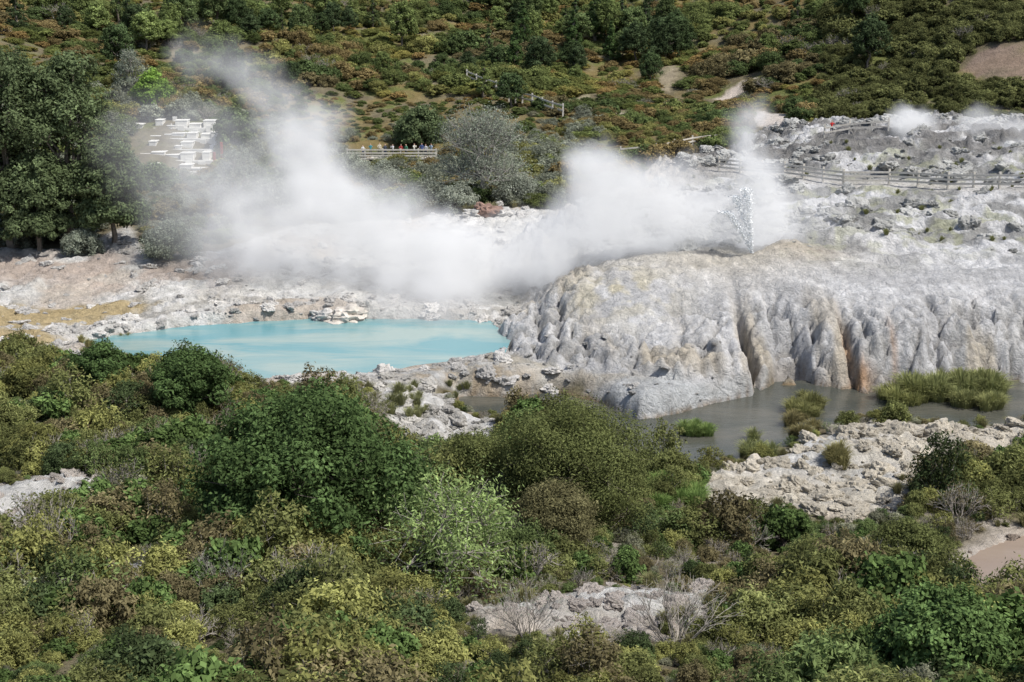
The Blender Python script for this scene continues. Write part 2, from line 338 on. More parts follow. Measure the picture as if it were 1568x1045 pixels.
def water(name,P,z,mat,grow=2.0):
    bm=bmesh.new()
    n=len(P);A=0.5*sum(P[i][0]*P[(i+1)%n][1]-P[(i+1)%n][0]*P[i][1] for i in range(n));sg=1 if A>0 else -1
    vs=[]
    for i in range(n):
        a=P[i]-P[i-1];b=P[(i+1)%n]-P[i];a/=np.linalg.norm(a);b/=np.linalg.norm(b)
        nn=np.array([a[1]+b[1],-(a[0]+b[0])])*sg;nn/=max(np.linalg.norm(nn),.3)
        q=P[i]+nn*grow;vs.append(bm.verts.new((q[0],q[1],z)))
    f=bm.faces.new(vs);bm.normal_update()
    if f.normal.z<0: f.normal_flip()
    bmesh.ops.triangulate(bm,faces=[f])
    me=bpy.data.meshes.new(name);bm.to_mesh(me);bm.free();me.materials.append(mat)
    ob=bpy.data.objects.new(name,me);scene.collection.objects.link(ob)
water('hot_spring_pool',POOL,POOLZ,water_mat('pool_water',(.115,.285,.315),(.27,.36,.34),.2,.03,2.0,.43,.60),.9)
water('river',RIVER,0.,water_mat('river_water',(.06,.065,.055),(.11,.105,.085),.05,.03,3.0),1.0)
water('muddy_pond',BROWN,1.6,water_mat('mud_water',(.27,.21,.165),(.30,.24,.19),.2,.02,2.0),1.0)
# ---------------------------------------------------------------- foliage
def leaf_mat(name,c=None,trans=.33):
    m,t,o=nt(name)
    lv=t.nodes.new('ShaderNodeAttribute');lv.attribute_name='lv'
    if c is None:
        a=t.nodes.new('ShaderNodeAttribute');a.attribute_type='INSTANCER';a.attribute_name='tint';cs=a.outputs['Vector']
    else:
        r=t.nodes.new('ShaderNodeRGB');r.outputs[0].default_value=(*c,1);cs=r.outputs[0]
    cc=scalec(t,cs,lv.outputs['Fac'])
    d=t.nodes.new('ShaderNodeBsdfDiffuse');tr=t.nodes.new('ShaderNodeBsdfTranslucent');mx=t.nodes.new('ShaderNodeMixShader');mx.inputs[0].default_value=trans
    t.links.new(cc,d.inputs[0]);t.links.new(cc,tr.inputs[0]);t.links.new(d.outputs[0],mx.inputs[1]);t.links.new(tr.outputs[0],mx.inputs[2])
    t.links.new(mx.outputs[0],o.inputs[0]);return m
M_leafI=leaf_mat('foliage');M_bark=simple('bark',(.2,.17,.14),.9);M_twig=simple('dry_twigs',(.33,.30,.265),.9);M_grb=simple('grey_bark',(.30,.285,.26),.9)
def nrm(a): return a/np.maximum(np.linalg.norm(a,axis=-1,keepdims=True),1e-9)
def leaves(c,n,s,r,asp=.5):
    N=len(c);n=nrm(nrm(n)+r.normal(0,.45,(N,3)));a=r.normal(0,1,(N,3));t=nrm(np.cross(n,a));b=np.cross(n,t)
    s=s[:,None];V=np.stack([c-t*s,c+b*s*asp,c+t*s,c-b*s*asp],1).reshape(-1,3)
    return V,np.arange(4*N).reshape(-1,4)
def tubes(S,k=4):
    P0=np.array([q[0] for q in S]);P1=np.array([q[1] for q in S]);R0=np.array([q[2] for q in S]);R1=np.array([q[3] for q in S])
    d=nrm(P1-P0);ref=np.where(np.abs(d[:,2:3])>.9,np.array([[1.,0,0]]),np.array([[0,0,1.]]));a=nrm(np.cross(d,ref));b=np.cross(d,a)
    V=[]
    for P,R in((P0,R0),(P1,R1)):
        for i in range(k):
            th=2*math.pi*i/k;V.append(P+(a*math.cos(th)+b*math.sin(th))*R[:,None])
    V=np.stack(V,1);N=len(S);Fs=[]
    for i in range(k):
        j=(i+1)%k;Fs.append(np.stack([np.arange(N)*2*k+q for q in(i,j,k+j,k+i)],1))
    return V.reshape(-1,3),np.concatenate(Fs)
def bentseg(S,p,q,r0,r1,r,n=4,j=.06):
    p=np.array(p,float);q=np.array(q,float);L=np.linalg.norm(q-p);last=p
    for i in range(1,n+1):
        f=i/n;x=p+(q-p)*f+(r.normal(0,j*L,3) if i<n else 0);S.append((last,x,r0+(r1-r0)*(i-1)/n,r0+(r1-r0)*f));last=x
def tree_geo(Wd,Ht,seed,lobes=9,clumps=12,lpc=45,ls=.05,trunk=.1,cone=False,asp=.5,gap=0.,skirt=True,cr=.40,tr=None,dome=.5,limb=1.):
    r=np.random.default_rng(seed);S=[];base=trunk*Ht;L=[]
    for i in range(lobes):
        a=i*2.4+r.uniform(-.4,.4)
        if cone:
            f=i/(lobes-1.);rad=Wd/2*(1-f)*.55;R=Wd/2*(1-f)*.55+.07*Wd;z=base+f*(Ht-base)*.95
        else:
            q=math.sqrt((i+.2)/lobes);R=Wd*r.uniform(.17,.25);rad=(Wd/2-R)*q*r.uniform(.85,1.1);z=base+(Ht-base-R)*(1-dome*q*q)*r.uniform(.82,1.04)
            if skirt and q>.62: L.append((np.array([rad*1.05*math.cos(a+.3),rad*1.05*math.sin(a+.3),base+(z-base)*.42]),R*.95))
        L.append((np.array([rad*math.cos(a),rad*math.sin(a),z]),R))
    tr=tr or .03*Ht
    tip=np.array([0,0,Ht*.8 if cone else base+(Ht-base)*.35]);bentseg(S,(0,0,-.3),tip,tr,tr*.4,r,5,.02)
    C_,N_,Sz,Lv=[],[],[],[]
    for (c,R) in L:
        p0=np.array([0,0,min(c[2]*.7,tip[2])]) if cone else tip*r.uniform(.5,1)
        bentseg(S,p0,c,tr*.35*limb,tr*.12*limb,r,3)
        lf=r.uniform(.82,1.18)
        for k in range(clumps):
            if r.random()<gap: continue
            d=nrm(r.normal(0,1,3)); 
            if d[2]<-.35: d[2]*=-1
            cc=c+d*R*r.uniform(.7,.98)
            if cc[2]<.05*Ht: cc[2]=.05*Ht
            if k%3==0 or limb>1: S.append((c,cc+d*R*.2*(limb>1),tr*.12*limb,tr*.04*limb))
            rr=R*cr*r.uniform(.65,1.3);n=int(lpc*r.uniform(.7,1.3));dd=nrm(r.normal(0,1,(n,3)))
            pos=cc+dd*rr*r.uniform(.45,1.15,(n,1))*np.array([1,1,.85]);C_.append(pos);N_.append(dd*.6+d*.5+np.array([0,0,.35]))
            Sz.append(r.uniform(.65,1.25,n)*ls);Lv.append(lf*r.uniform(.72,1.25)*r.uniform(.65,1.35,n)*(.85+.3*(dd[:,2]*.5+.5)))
    C_=np.concatenate(C_);N_=np.concatenate(N_);Sz=np.concatenate(Sz);Lv=np.concatenate(Lv)
    V,Fc=leaves(C_,N_,Sz,r,asp);V2,F2=tubes(S,5)
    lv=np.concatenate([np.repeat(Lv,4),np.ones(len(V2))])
    return np.concatenate([V,V2]),Fc,F2+len(V),lv
def mk_tree(name,g,mleaf,mbark,coll=None,loc=(0,0,0),rot=0):
    V,Fa,Fb,lv=g;ob=mk(name,V,[(Fa,0),(Fb,1)],[mleaf,mbark],{'lv':('FLOAT',lv)},coll=coll);ob.location=loc;ob.rotation_euler=(0,0,rot);return ob
def twig_geo(Wd,Ht,seed,leafn=250,stems=9,thick=.026):
    r=np.random.default_rng(seed);S=[];E=[]
    def br(p,d,L,rad,lev):
        q=p+d*L;m=(p+q)/2+r.normal(0,.06*L,3);S.append((p,m,rad,rad*.8));S.append((m,q,rad*.8,rad*.6))
        if lev==0: E.append(q);return
        for i in range(3 if lev>1 else 4):
            d2=nrm(d+r.normal(0,.42,3)+np.array([0,0,.12]));br(q if i else m,d2,L*r.uniform(.6,.85),rad*.6,lev-1)
    for i in range(stems):
        a=r.uniform(0,6.28);t=r.uniform(.1,.85);d=nrm(np.array([math.cos(a)*t*Wd/2,math.sin(a)*t*Wd/2,Ht*.7]))
        br(np.array([math.cos(a),math.sin(a),0])*.1,d,Ht*.36,thick*Ht,3)
    V2,F2=tubes(S,3);E=np.array(E);ci=r.integers(0,len(E),leafn);c=E[ci]+r.normal(0,.05*Ht,(leafn,3))
    V,Fc=leaves(c,np.tile([0,0,1.],(leafn,1))+r.normal(0,.5,(leafn,3)),r.uniform(.03,.05,leafn),r,.5)
    return np.concatenate([V,V2]),Fc,F2+len(V),np.concatenate([np.full(len(V),1.),np.ones(len(V2))])
def sedge_geo(seed,n=260):
    r=np.random.default_rng(seed);a=r.uniform(0,6.28,n);t=r.uniform(.05,1.,n);L=r.uniform(.6,1.15,n);b0=np.stack([np.cos(a)*.35*t,np.sin(a)*.35*t,0*a],1)
    out=np.stack([np.cos(a),np.sin(a),0*a],1);sd_=np.stack([-np.sin(a),np.cos(a),0*a],1)*r.uniform(.012,.022,n)[:,None]
    p1=b0+out*(.22*t*L)[:,None]+np.array([0,0,.62])*L[:,None];p2=b0+out*(.62*t*L)[:,None]+np.array([0,0,1.])*L[:,None]*(1-.35*t)[:,None]
    V=np.stack([b0-sd_,b0+sd_,p1+sd_,p1-sd_,p2+sd_*.3,p2-sd_*.3],1).reshape(-1,3);i=np.arange(n)*6
    Fc=np.concatenate([np.stack([i,i+1,i+2,i+3],1),np.stack([i+3,i+2,i+4,i+5],1)])
    return V,Fc,np.zeros((0,4),int),np.repeat(r.uniform(.7,1.35,n),6)
def collnew(n): return bpy.data.collections.new(n)
cB=collnew('shrub_kinds')
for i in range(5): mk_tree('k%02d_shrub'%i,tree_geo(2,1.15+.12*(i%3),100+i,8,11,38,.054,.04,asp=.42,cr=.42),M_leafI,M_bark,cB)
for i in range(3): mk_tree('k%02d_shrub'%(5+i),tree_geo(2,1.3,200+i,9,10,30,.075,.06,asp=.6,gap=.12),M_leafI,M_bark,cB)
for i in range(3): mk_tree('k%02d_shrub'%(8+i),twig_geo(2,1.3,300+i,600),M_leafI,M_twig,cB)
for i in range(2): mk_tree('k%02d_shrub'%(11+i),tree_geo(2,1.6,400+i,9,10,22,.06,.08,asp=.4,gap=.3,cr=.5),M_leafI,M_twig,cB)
cH=collnew('hill_tree_kinds')
for i in range(1): mk_tree('k%02d_tree'%i,tree_geo(1.1,2.6,500+i,12,9,40,.06,.12,cone=True,asp=.4),M_leafI,M_bark,cH)
for i in range(3): mk_tree('k%02d_tree'%(1+i),tree_geo(2,2.1+.25*i,510+i,10,11,40,.06,.22),M_leafI,M_bark,cH)
cS=collnew('sedge_kinds')
for i in range(3): mk_tree('k%02d_sedge'%i,sedge_geo(600+i),M_leafI,M_bark,cS)
def rock_mat():
    m,t,o=nt('rock');b=t.nodes.new('ShaderNodeBsdfDiffuse')
    a=t.nodes.new('ShaderNodeAttribute');a.attribute_type='INSTANCER';a.attribute_name='tint'
    tc=t.nodes.new('ShaderNodeTexCoord');f=rangen(t,noisen(t,tc.outputs['Object'],2.5,8,.7),.3,.7,.65,1.2)
    t.links.new(scalec(t,a.outputs['Vector'],f),b.inputs['Color'])
    bp=t.nodes.new('ShaderNodeBump');bp.inputs['Distance'].default_value=.25;t.links.new(noisen(t,tc.outputs['Object'],4,8,.7),bp.inputs['Height']);t.links.new(bp.outputs[0],b.inputs['Normal'])
    t.links.new(b.outputs[0],o.inputs[0]);return m
M_rock=rock_mat();cR=collnew('rock_kinds')
def rock_mesh(name,seed,mat,coll):
    bm=bmesh.new();bmesh.ops.create_icosphere(bm,subdivisions=4,radius=1)
    for v in bm.verts:
        p=v.co.copy();q=p+Vector((seed*7.1,seed*3.3,0))
        a=mnoise.noise(q*1.1)*.55+abs(mnoise.noise(q*2.3))*.5+mnoise.noise(q*5)*.13
        v.co=p*(.8+a);v.co.z*=.62
        v.co.x=v.co.x*.75+.25*round(v.co.x*3)/3;v.co.z=v.co.z*.6+.4*round(v.co.z*4)/4
    me=bpy.data.meshes.new(name);bm.to_mesh(me);bm.free();me.materials.append(mat);ob=bpy.data.objects.new(name,me);coll.objects.link(ob);return ob
for i in range(5): rock_mesh('k%02d_rock'%i,i+1,M_rock,cR)
# ---------------------------------------------------------------- scatter
def scatter(name,pts,rot,scl,pid,tint,coll):
    ob=mk(name,pts,[],attrs={'rot':('FLOAT_VECTOR',rot),'scl':('FLOAT_VECTOR',scl),'pid':('INT',pid),'tint':('FLOAT_VECTOR',tint)})
    ng=bpy.data.node_groups.new(name,'GeometryNodeTree')
    ng.interface.new_socket('Geometry',in_out='INPUT',socket_type='NodeSocketGeometry');ng.interface.new_socket('Geometry',in_out='OUTPUT',socket_type='NodeSocketGeometry')
    N=ng.nodes;gi=N.new('NodeGroupInput');go=N.new('NodeGroupOutput');ci=N.new('GeometryNodeCollectionInfo');ci.inputs['Collection'].default_value=coll
    ci.inputs['Separate Children'].default_value=True;ci.inputs['Reset Children'].default_value=True
    ip=N.new('GeometryNodeInstanceOnPoints');ip.inputs['Pick Instance'].default_value=True
    def na(n,t):
        q=N.new('GeometryNodeInputNamedAttribute');q.data_type=t;q.inputs['Name'].default_value=n
        return [s for s in q.outputs if s.enabled and s.name=='Attribute'][0]
    L=ng.links;L.new(gi.outputs[0],ip.inputs['Points']);L.new(ci.outputs[0],ip.inputs['Instance'])
    L.new(na('pid','INT'),ip.inputs['Instance Index']);L.new(na('rot','FLOAT_VECTOR'),ip.inputs['Rotation']);L.new(na('scl','FLOAT_VECTOR'),ip.inputs['Scale'])
    L.new(ip.outputs[0],go.inputs[0]);md=ob.modifiers.new('scatter','NODES');md.node_group=ng;return ob
def cells(x0,x1,y0,y1,s,r):
    gx,gy=np.meshgrid(np.arange(x0,x1,s),np.arange(y0,y1,s));gx=gx.ravel()+r.uniform(-.5,.5,gx.size)*s;gy=gy.ravel()+r.uniform(-.5,.5,gy.size)*s;return gx,gy
def barefn(x,y):
    return np.maximum.reduce([sd(P,x,y) for P in(POOL,RIVER,BROWN,FORM,LTER,LB,BA,BB,BC,BD,BE,BF)])
def addtree(name,g,mat,loc,rot=0,bark=M_bark):
    return mk_tree(name,g,mat,bark,None,loc,rot)
def fg():
    r=np.random.default_rng(1);x,y=cells(-50,50,27,96,1.2,r)
    b=barefn(x,y);k=(b<-.25)&(np.abs(x)<.40*y+9)
    x,y,b=x[k],y[k],b[k]
    bh=np.maximum.reduce([sd(P,x*(y+1.9)/y,y+1.9) for P in(RIVER,BROWN,BA,BB,BC,BD,BE,BF)])
    n=fbm(x/5,y/5,3,301);m=fbm(x/9,y/9,3,302);q=r.random(len(x))
    s=.6+1.1*ss(.35,.65,n)*r.uniform(.6,1.2,len(x));s=np.minimum(s,.5+.7*np.maximum(-b,0)+.25)
    s=np.where(bh>-.4,np.minimum(s,.5),s)
    k=r.random(len(x))<.92;k&=~((bh>0)&(r.random(len(x))<.3));x,y,b,n,m,q,s=[a[k] for a in(x,y,b,n,m,q,s)]
    pal=np.array([[.175,.19,.072],[.25,.255,.09],[.195,.17,.09],[.14,.185,.07],[.08,.11,.048],[.235,.24,.165]])
    sel=np.clip(((m-.3)/.4*4+r.normal(0,1.0,len(x))),0,5).astype(int);sel=np.array([0,1,2,0,3,5])[sel]
    sel=np.where(r.random(len(x))<.10,4,sel)
    tint=pal[sel]*r.uniform(.65,1.28,(len(x),1))
    pid=r.integers(0,5,len(x));pid=np.where(q<.11,r.integers(5,8,len(x)),pid)
    tw=(.07+.24*ss(.48,.64,fbm(x/6,y/6,2,303)))*(y>42)
    pid=np.where(q>1-tw,r.integers(8,11,len(x)),pid);pid=np.where((q>.11)&(q<.27),r.integers(11,13,len(x)),pid)
    tint=np.where(((pid>=5)&(pid<=7))[:,None],np.array([.12,.18,.06])*r.uniform(.6,1.25,(len(x),1)),tint)
    hs=s*r.uniform(.75,1.3,len(x))
    z=hz(x,y)-.12
    x2,y2=cells(-38,38,30,92,.85,r);b2=barefn(x2,y2);k=(b2<-.1)&(np.abs(x2)<.38*y2+4)&(r.random(len(x2))<.8);x2,y2=x2[k],y2[k];N2=len(x2)
    s2=r.uniform(.22,.5,N2);t2=pal[r.integers(0,6,N2)]*r.uniform(.7,1.3,(N2,1));p2=np.where(r.random(N2)<.22,r.integers(8,13,N2),r.integers(0,5,N2))
    X_=np.append(x,x2);Y_=np.append(y,y2);N=len(X_);S_=np.append(s,s2);Hs=np.append(hs,s2*.8)
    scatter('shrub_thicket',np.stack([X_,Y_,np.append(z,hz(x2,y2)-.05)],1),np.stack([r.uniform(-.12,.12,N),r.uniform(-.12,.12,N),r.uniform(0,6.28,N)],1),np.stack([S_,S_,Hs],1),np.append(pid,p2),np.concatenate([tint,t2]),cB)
fg()
def hill():
    r=np.random.default_rng(2)
    x1,y1=cells(-100,105,118,215,1.8,r);x2,y2=cells(-170,190,215,360,2.8,r)
    x=np.append(x1,x2);y=np.append(y1,y2);b=np.maximum.reduce([barefn(x,y)]+[sd(P,x,y)+.5 for P in SC])
    gx,gy,_=W(262,225,7.5);b=np.where((np.abs(x-gx)<6.4)&(np.abs(y-gy)<10.5),1,b)
    k=(b<-.8)&(np.abs(x)<.39*y+9);x,y=x[k],y[k]
    px=W(600,245,5.);k=~((np.abs(x-px[0])<7)&(y>px[1]-1.5)&(y<px[1]+5));x,y=x[k],y[k]
    n=fbm(x/16,y/16,3,311);m=fbm(x/30,y/20,3,312);N=len(x);q=r.random(N)
    s=(1.0+.9*ss(.4,.65,n))*r.uniform(.75,1.2,N)*np.where(y>215,1.5,1.)
    pal=np.array([[.165,.195,.07],[.25,.25,.09],[.235,.185,.085],[.13,.165,.06],[.095,.13,.052],[.19,.165,.085]])
    sel=np.clip((m-.32)/.36*5+r.normal(0,.8,N),0,5).astype(int);tint=pal[sel]*r.uniform(.75,1.25,(N,1))
    mid=(y<200)&(x<12);gr=mid&(r.random(N)<.5);tint=np.where(gr[:,None],np.array([.27,.29,.22])*r.uniform(.7,1.2,(N,1)),tint)
    rt=(x>38+(y-180)*.25);tint=np.where(rt[:,None],np.array([.14,.15,.06])*r.uniform(.6,1.35,(N,1)),tint)
    pid=r.integers(0,8,N);pid=np.where(gr&(q<.5),r.integers(11,13,N),pid);pid=np.where(q>.96,r.integers(8,11,N),pid)
    open_=(y>195)&(fbm(x/20,y/14,3,315)>.5)&(~rt);s=np.where(open_,s*.85,s);tint=np.where(open_[:,None],tint*np.array([1.15,1.05,.95]),tint)
    z=hz(x,y)-.2
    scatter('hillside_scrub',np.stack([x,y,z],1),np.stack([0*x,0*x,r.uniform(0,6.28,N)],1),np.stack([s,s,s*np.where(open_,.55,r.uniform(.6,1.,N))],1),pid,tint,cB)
    x,y=cells(-160,160,206,350,5.0,r);n=fbm(x/22,y/22,3,321);up=ss(220,265,y);k=(np.abs(x)<.39*y+8)&(r.random(len(x))<.08+.7*ss(.45,.57,n)*up)&~((x>45)&(r.random(len(x))<.65));x,y=x[k],y[k];N=len(x)
    s=r.uniform(1.6,3.3,N);pal=np.array([[.08,.115,.05],[.125,.165,.068],[.20,.25,.09],[.075,.105,.05]]);tint=pal[r.integers(0,4,N)]*r.uniform(.8,1.25,(N,1))
    scatter('hillside_trees',np.stack([x,y,hz(x,y)-.3],1),np.stack([0*x,0*x,r.uniform(0,6.28,N)],1),np.stack([s,s,s*r.uniform(.8,1.25,N)],1),r.integers(0,4,N),tint,cH)
hill()
def rocks():
    r=np.random.default_rng(3);xx=[];yy=[];ss_=[];tt=[]
    for P,num,lo,hi,cc in[(BB,560,.10,.75,[.58,.53,.44]),(BA,160,.15,.7,[.55,.53,.49]),(BC,70,.15,.6,[.55,.5,.45]),(BD,110,.12,.5,[.52,.47,.43]),(LB,1000,.12,.7,[.62,.60,.57]),(LTER,80,.10,.4,[.50,.49,.47]),(FORM,900,.15,1.1,[.46,.46,.44]),(BE,14,.15,.5,[.5,.48,.46]),(BF,40,.1,.35,[.36,.3,.25])]:
        lo_,hi_=P.min(0),P.max(0);lo_=np.maximum(lo_,[-55,0]);hi_=np.minimum(hi_,[62,175])
        x=r.uniform(lo_[0],hi_[0],num*6);y=r.uniform(lo_[1],hi_[1],num*6);d=sd(P,x,y);dp=np.maximum(sd(POOL,x,y),sd(BROWN,x,y))
        k=(d>-.3)&(dp<.3)
        if P is LB: k&=(np.exp(-np.abs(sd(POOL,x,y))/2.5)+.15>r.random(len(x)))&(sd(FORM,x,y)<0)
        if P is FORM: k&=((x>8)&(y>110)&(fbm(x/5,y/4,3,41)>.47)&(dline(TRK,x,y)>1.5))
        x,y=x[k][:num],y[k][:num];xx.append(x);yy.append(y);ss_.append(lo+(hi-lo)*r.random(len(x))**2.5);tt.append(np.array(cc)*r.uniform(.75,1.2,(len(x),1)))
    x=np.concatenate(xx);y=np.concatenate(yy);s=np.concatenate(ss_);t=np.concatenate(tt);N=len(x)
    scatter('loose_rocks',np.stack([x,y,hz(x,y)-s*.12],1),np.stack([r.uniform(-.4,.4,N),r.uniform(-.4,.4,N),r.uniform(0,6.28,N)],1),np.stack([s*r.uniform(.8,1.5,N),s,s*r.uniform(.6,1.2,N)],1),r.integers(0,5,N),t,cR)
rocks()
def sedges():
    r=np.random.default_rng(4);P=[];T=[];S=[]
    for(u,v,ru,rv,n,s,c)in[(1460,622,75,12,46,1.5,[.28,.30,.13]),(1380,632,35,8,14,1.2,[.27,.28,.11]),(1068,682,26,6,14,.8,[.20,.27,.09]),(1235,645,24,16,14,1.1,[.26,.26,.11]),(1160,700,22,8,14,.9,[.24,.26,.11]),(1225,665,25,8,10,.9,[.26,.23,.11]),(1035,765,40,30,40,1.0,[.20,.29,.09]),(1285,715,30,12,10,1.,[.26,.24,.11]),(620,625,40,20,12,.8,[.26,.27,.13]),(660,600,60,12,8,.6,[.25,.26,.12]),(1500,640,40,6,12,1.1,[.27,.28,.12]),(600,320,200,10,30,.9,[.34,.32,.18]),(130,545,120,25,40,.6,[.32,.30,.14])]:
        for i in range(n):
            a=r.uniform(0,6.28);q=math.sqrt(r.random());g=ground(u+ru*q*math.cos(a),v+rv*q*math.sin(a));P.append((g[0],g[1],max(g[2],-.1)-.03));S.append(s*r.uniform(.7,1.2));T.append(np.array(c)*r.uniform(.8,1.2))
    x=r.uniform(12,60,90);y=r.uniform(112,150,90)
    for a,b in zip(x,y): P.append((a,b,float(hz(a,b)[0])));S.append(r.uniform(.3,.6));T.append(np.array([.24,.25,.11]))
    x,y=cells(-32,32,34,88,1.5,r);b=barefn(x,y);k=(b<.6)&(b>-4)&(sd(RIVER,x,y)<0)&(sd(POOL,x,y)<0)&(sd(LTER,x,y)<0)&(sd(FORM,x,y)<0)&(sd(BROWN,x,y)<-.3)&(r.random(len(x))<.5)
    for a,b in zip(x[k],y[k]): P.append((a,b,float(hz(a,b)[0])));S.append(r.uniform(.3,.7));T.append(np.array([.27,.26,.13])*r.uniform(.7,1.2))
    P=np.array(P);N=len(P);S=np.array(S);scatter('sedge_tufts',P,np.stack([np.zeros(N),np.zeros(N),r.uniform(0,6.28,N)],1),np.stack([S,S,S],1),r.integers(0,3,N),np.array(T),cS)
sedges()
def at(u,v): g=ground(u,v);return (g[0],g[1],g[2]-.1)
L_dark=leaf_mat('broadleaf_dark',(.088,.138,.05));L_mid=leaf_mat('broadleaf_mid',(.13,.20,.07));L_olive=leaf_mat('manuka',(.145,.165,.062));L_light=leaf_mat('young_leaves',(.28,.37,.14),.4)
L_grey=leaf_mat('silver_leaves',(.27,.30,.235));L_bright=leaf_mat('bright_leaves',(.20,.31,.07));L_big=leaf_mat('pohutukawa',(.135,.175,.085))
addtree('broadleaf_tree',tree_geo(10.8,7.6,21,15,24,115,.105,.1,cr=.34),L_dark,at(470,850))
addtree('broadleaf_tree.001',tree_geo(5.4,4.6,12,9,20,110,.10,.1),L_dark,at(292,640))
addtree('broadleaf_tree.002',tree_geo(3.8,4.3,13,7,18,90,.10,.1),L_dark,at(155,620))
addtree('manuka_tree',tree_geo(9.2,6.1,14,20,26,110,.075,.03,cr=.38,asp=.35,dome=.32),L_olive,at(885,800))
addtree('manuka_tree.001',tree_geo(5,4.0,15,12,22,110,.075,.03,cr=.42,asp=.35,dome=.35),L_olive,at(735,775))
addtree('manuka_tree.003',tree_geo(4.4,3.4,19,12,20,100,.07,.03,cr=.42,asp=.35,dome=.35),leaf_mat('manuka_brown',(.16,.15,.075)),at(855,850))
addtree('young_tree',tree_geo(6.2,5.0,16,12,14,40,.10,.1,gap=.3,cr=.6,asp=.35,limb=1.2),L_light,at(690,905),bark=M_twig)
addtree('broadleaf_tree.003',tree_geo(4.6,3.4,17,10,20,90,.09,.05),L_mid,at(1445,1050))
addtree('manuka_tree.002',tree_geo(4.2,3.0,18,10,20,110,.07,.03,asp=.35),L_olive,at(1390,890))
for i,(u,v,w_,h_)in enumerate([(1030,1000,4.4,3.0),(810,985,2.6,2.2),(345,930,2.4,2.4),(540,1010,3.0,2.0),(1180,830,2.4,1.8)]):
    addtree('bare_shrub'+('.%03d'%i if i else ''),twig_geo(w_,h_,330+i,200,11,.011),L_grey,at(u,v),i,bark=M_twig)
for i,(u,v,w,h)in enumerate([(20,378,12,19),(110,372,11,18),(-70,375,12,19),(175,372,7,10),(60,385,7,9)]):
    addtree('pohutukawa_tree'+('.%03d'%i if i else ''),tree_geo(w,h,30+i,15,20,90,.17,.08,cr=.38),L_big,at(u,v),i)
addtree('silver_tree',tree_geo(12,11.5,40,16,18,46,.12,.08,gap=.22,cr=.5,asp=.35,limb=1.15,dome=.4),L_grey,at(738,312),bark=M_grb)
addtree('silver_tree.001',tree_geo(6,8,41,10,16,40,.12,.1,gap=.3,cr=.5,asp=.35,limb=1.2),L_grey,at(365,345),bark=M_grb)
addtree('silver_tree.002',tree_geo(5.5,3.6,42,10,18,70,.09,.05,cr=.45),L_grey,at(262,398))
addtree('silver_tree.003',tree_geo(4,2.4,43,9,18,60,.09,.05,cr=.45),L_grey,at(125,390))
addtree('silver_tree.004',tree_geo(6,7,49,10,16,30,.13,.1,gap=.3,cr=.5,asp=.35,limb=1.2),L_grey,at(205,150),bark=M_grb)
for i,(u,v,w,h)in enumerate([(660,318,6,3.4),(700,322,5,2.8),(790,312,6,3.6),(590,300,7,4),(540,290,6,4.5),(420,330,6,4)]):
    addtree('silver_shrub'+('.%03d'%i if i else ''),tree_geo(w,h,70+i,9,14,48,.12,.05,gap=.15,cr=.5,asp=.35,limb=1.3),leaf_mat('silver_leaves_pale',(.33,.355,.29)) if i==0 else bpy.data.materials['silver_leaves_pale'],at(u,v),i,bark=M_grb)
addtree('bright_green_tree',tree_geo(7,5.5,44,9,16,60,.2,.1),L_bright,at(235,168))
addtree('broadleaf_tree.004',tree_geo(8,5.5,45,10,18,60,.2,.1),L_big,at(645,225))
addtree('broadleaf_tree.005',tree_geo(6,6,46,10,18,60,.2,.1),L_big,at(362,235))
addtree('broadleaf_tree.006',tree_geo(5,4.5,47,10,18,60,.2,.1),L_big,at(170,262))
addtree('broadleaf_tree.007',tree_geo(7,3.0,48,10,18,60,.18,.05),L_big,at(235,289))
for i,(u,v,h)in enumerate([(912,62,11),(878,85,8),(800,80,9),(935,95,7),(790,110,8)]):
    addtree('pine_tree'+('.%03d'%i if i else ''),tree_geo(h*.45,h,50+i,14,12,50,.18,.1,cone=True,asp=.35),L_dark,at(u,v))
# ---------------------------------------------------------------- fences
M_fence=simple('weathered_timber',(.62,.58,.51),.85,.15)
def boxes(B):
    V=[];Fc=[]
    for p,q,w,h in B:
        p=np.array(p,float);q=np.array(q,float);d=nrm(q-p);ref=np.array([0,0,1.]) if abs(d[2])<.9 else np.array([0,1.,0]);s=nrm(np.cross(d,ref));t=np.cross(s,d);b=len(V)
        for e in(p,q):
            for a,c in((-1,-1),(1,-1),(1,1),(-1,1)): V.append(e+s*a*w/2+t*c*h/2)
        Fc+=[[b,b+1,b+2,b+3],[b+7,b+6,b+5,b+4],[b,b+4,b+5,b+1],[b+1,b+5,b+6,b+2],[b+2,b+6,b+7,b+3],[b+3,b+7,b+4,b]]
    return np.array(V),np.array(Fc)
def fence(name,pts,rails=(.45,.95),ph=1.2,sp=2.2,flatz=None,th=.17):
    P=[np.array(p[:2]) for p in pts];Q=[]
    for a,b in zip(P[:-1],P[1:]):
        n=max(1,int(np.linalg.norm(b-a)/sp))
        for i in range(n): Q.append(a+(b-a)*i/n)
    Q.append(P[-1]);B=[]
    def gz(q): return float(max(hz(q[0]+a,q[1]+b)[0] for a in(-.6,0,.6) for b in(-1.6,-.8,0)))
    zz=np.array([flatz if flatz is not None else gz(q) for q in Q])
    if flatz is None and len(zz)>4: zz=np.maximum(zz,np.convolve(np.pad(zz,1,'edge'),[.3,.4,.3],'valid'))
    for q,z in zip(Q,zz): B.append(((q[0],q[1],z-1.3 if flatz is None else z-.3),(q[0],q[1],z+ph),th,th))
    for(a,za),(b,zb)in zip(zip(Q[:-1],zz[:-1]),zip(Q[1:],zz[1:])):
        for h in rails: B.append(((a[0],a[1]-th/2-.03,za+h),(b[0],b[1]-th/2-.03,zb+h),.05,th))
    V,Fc=boxes(B);return mk(name,V,[(Fc,0)],[M_fence])
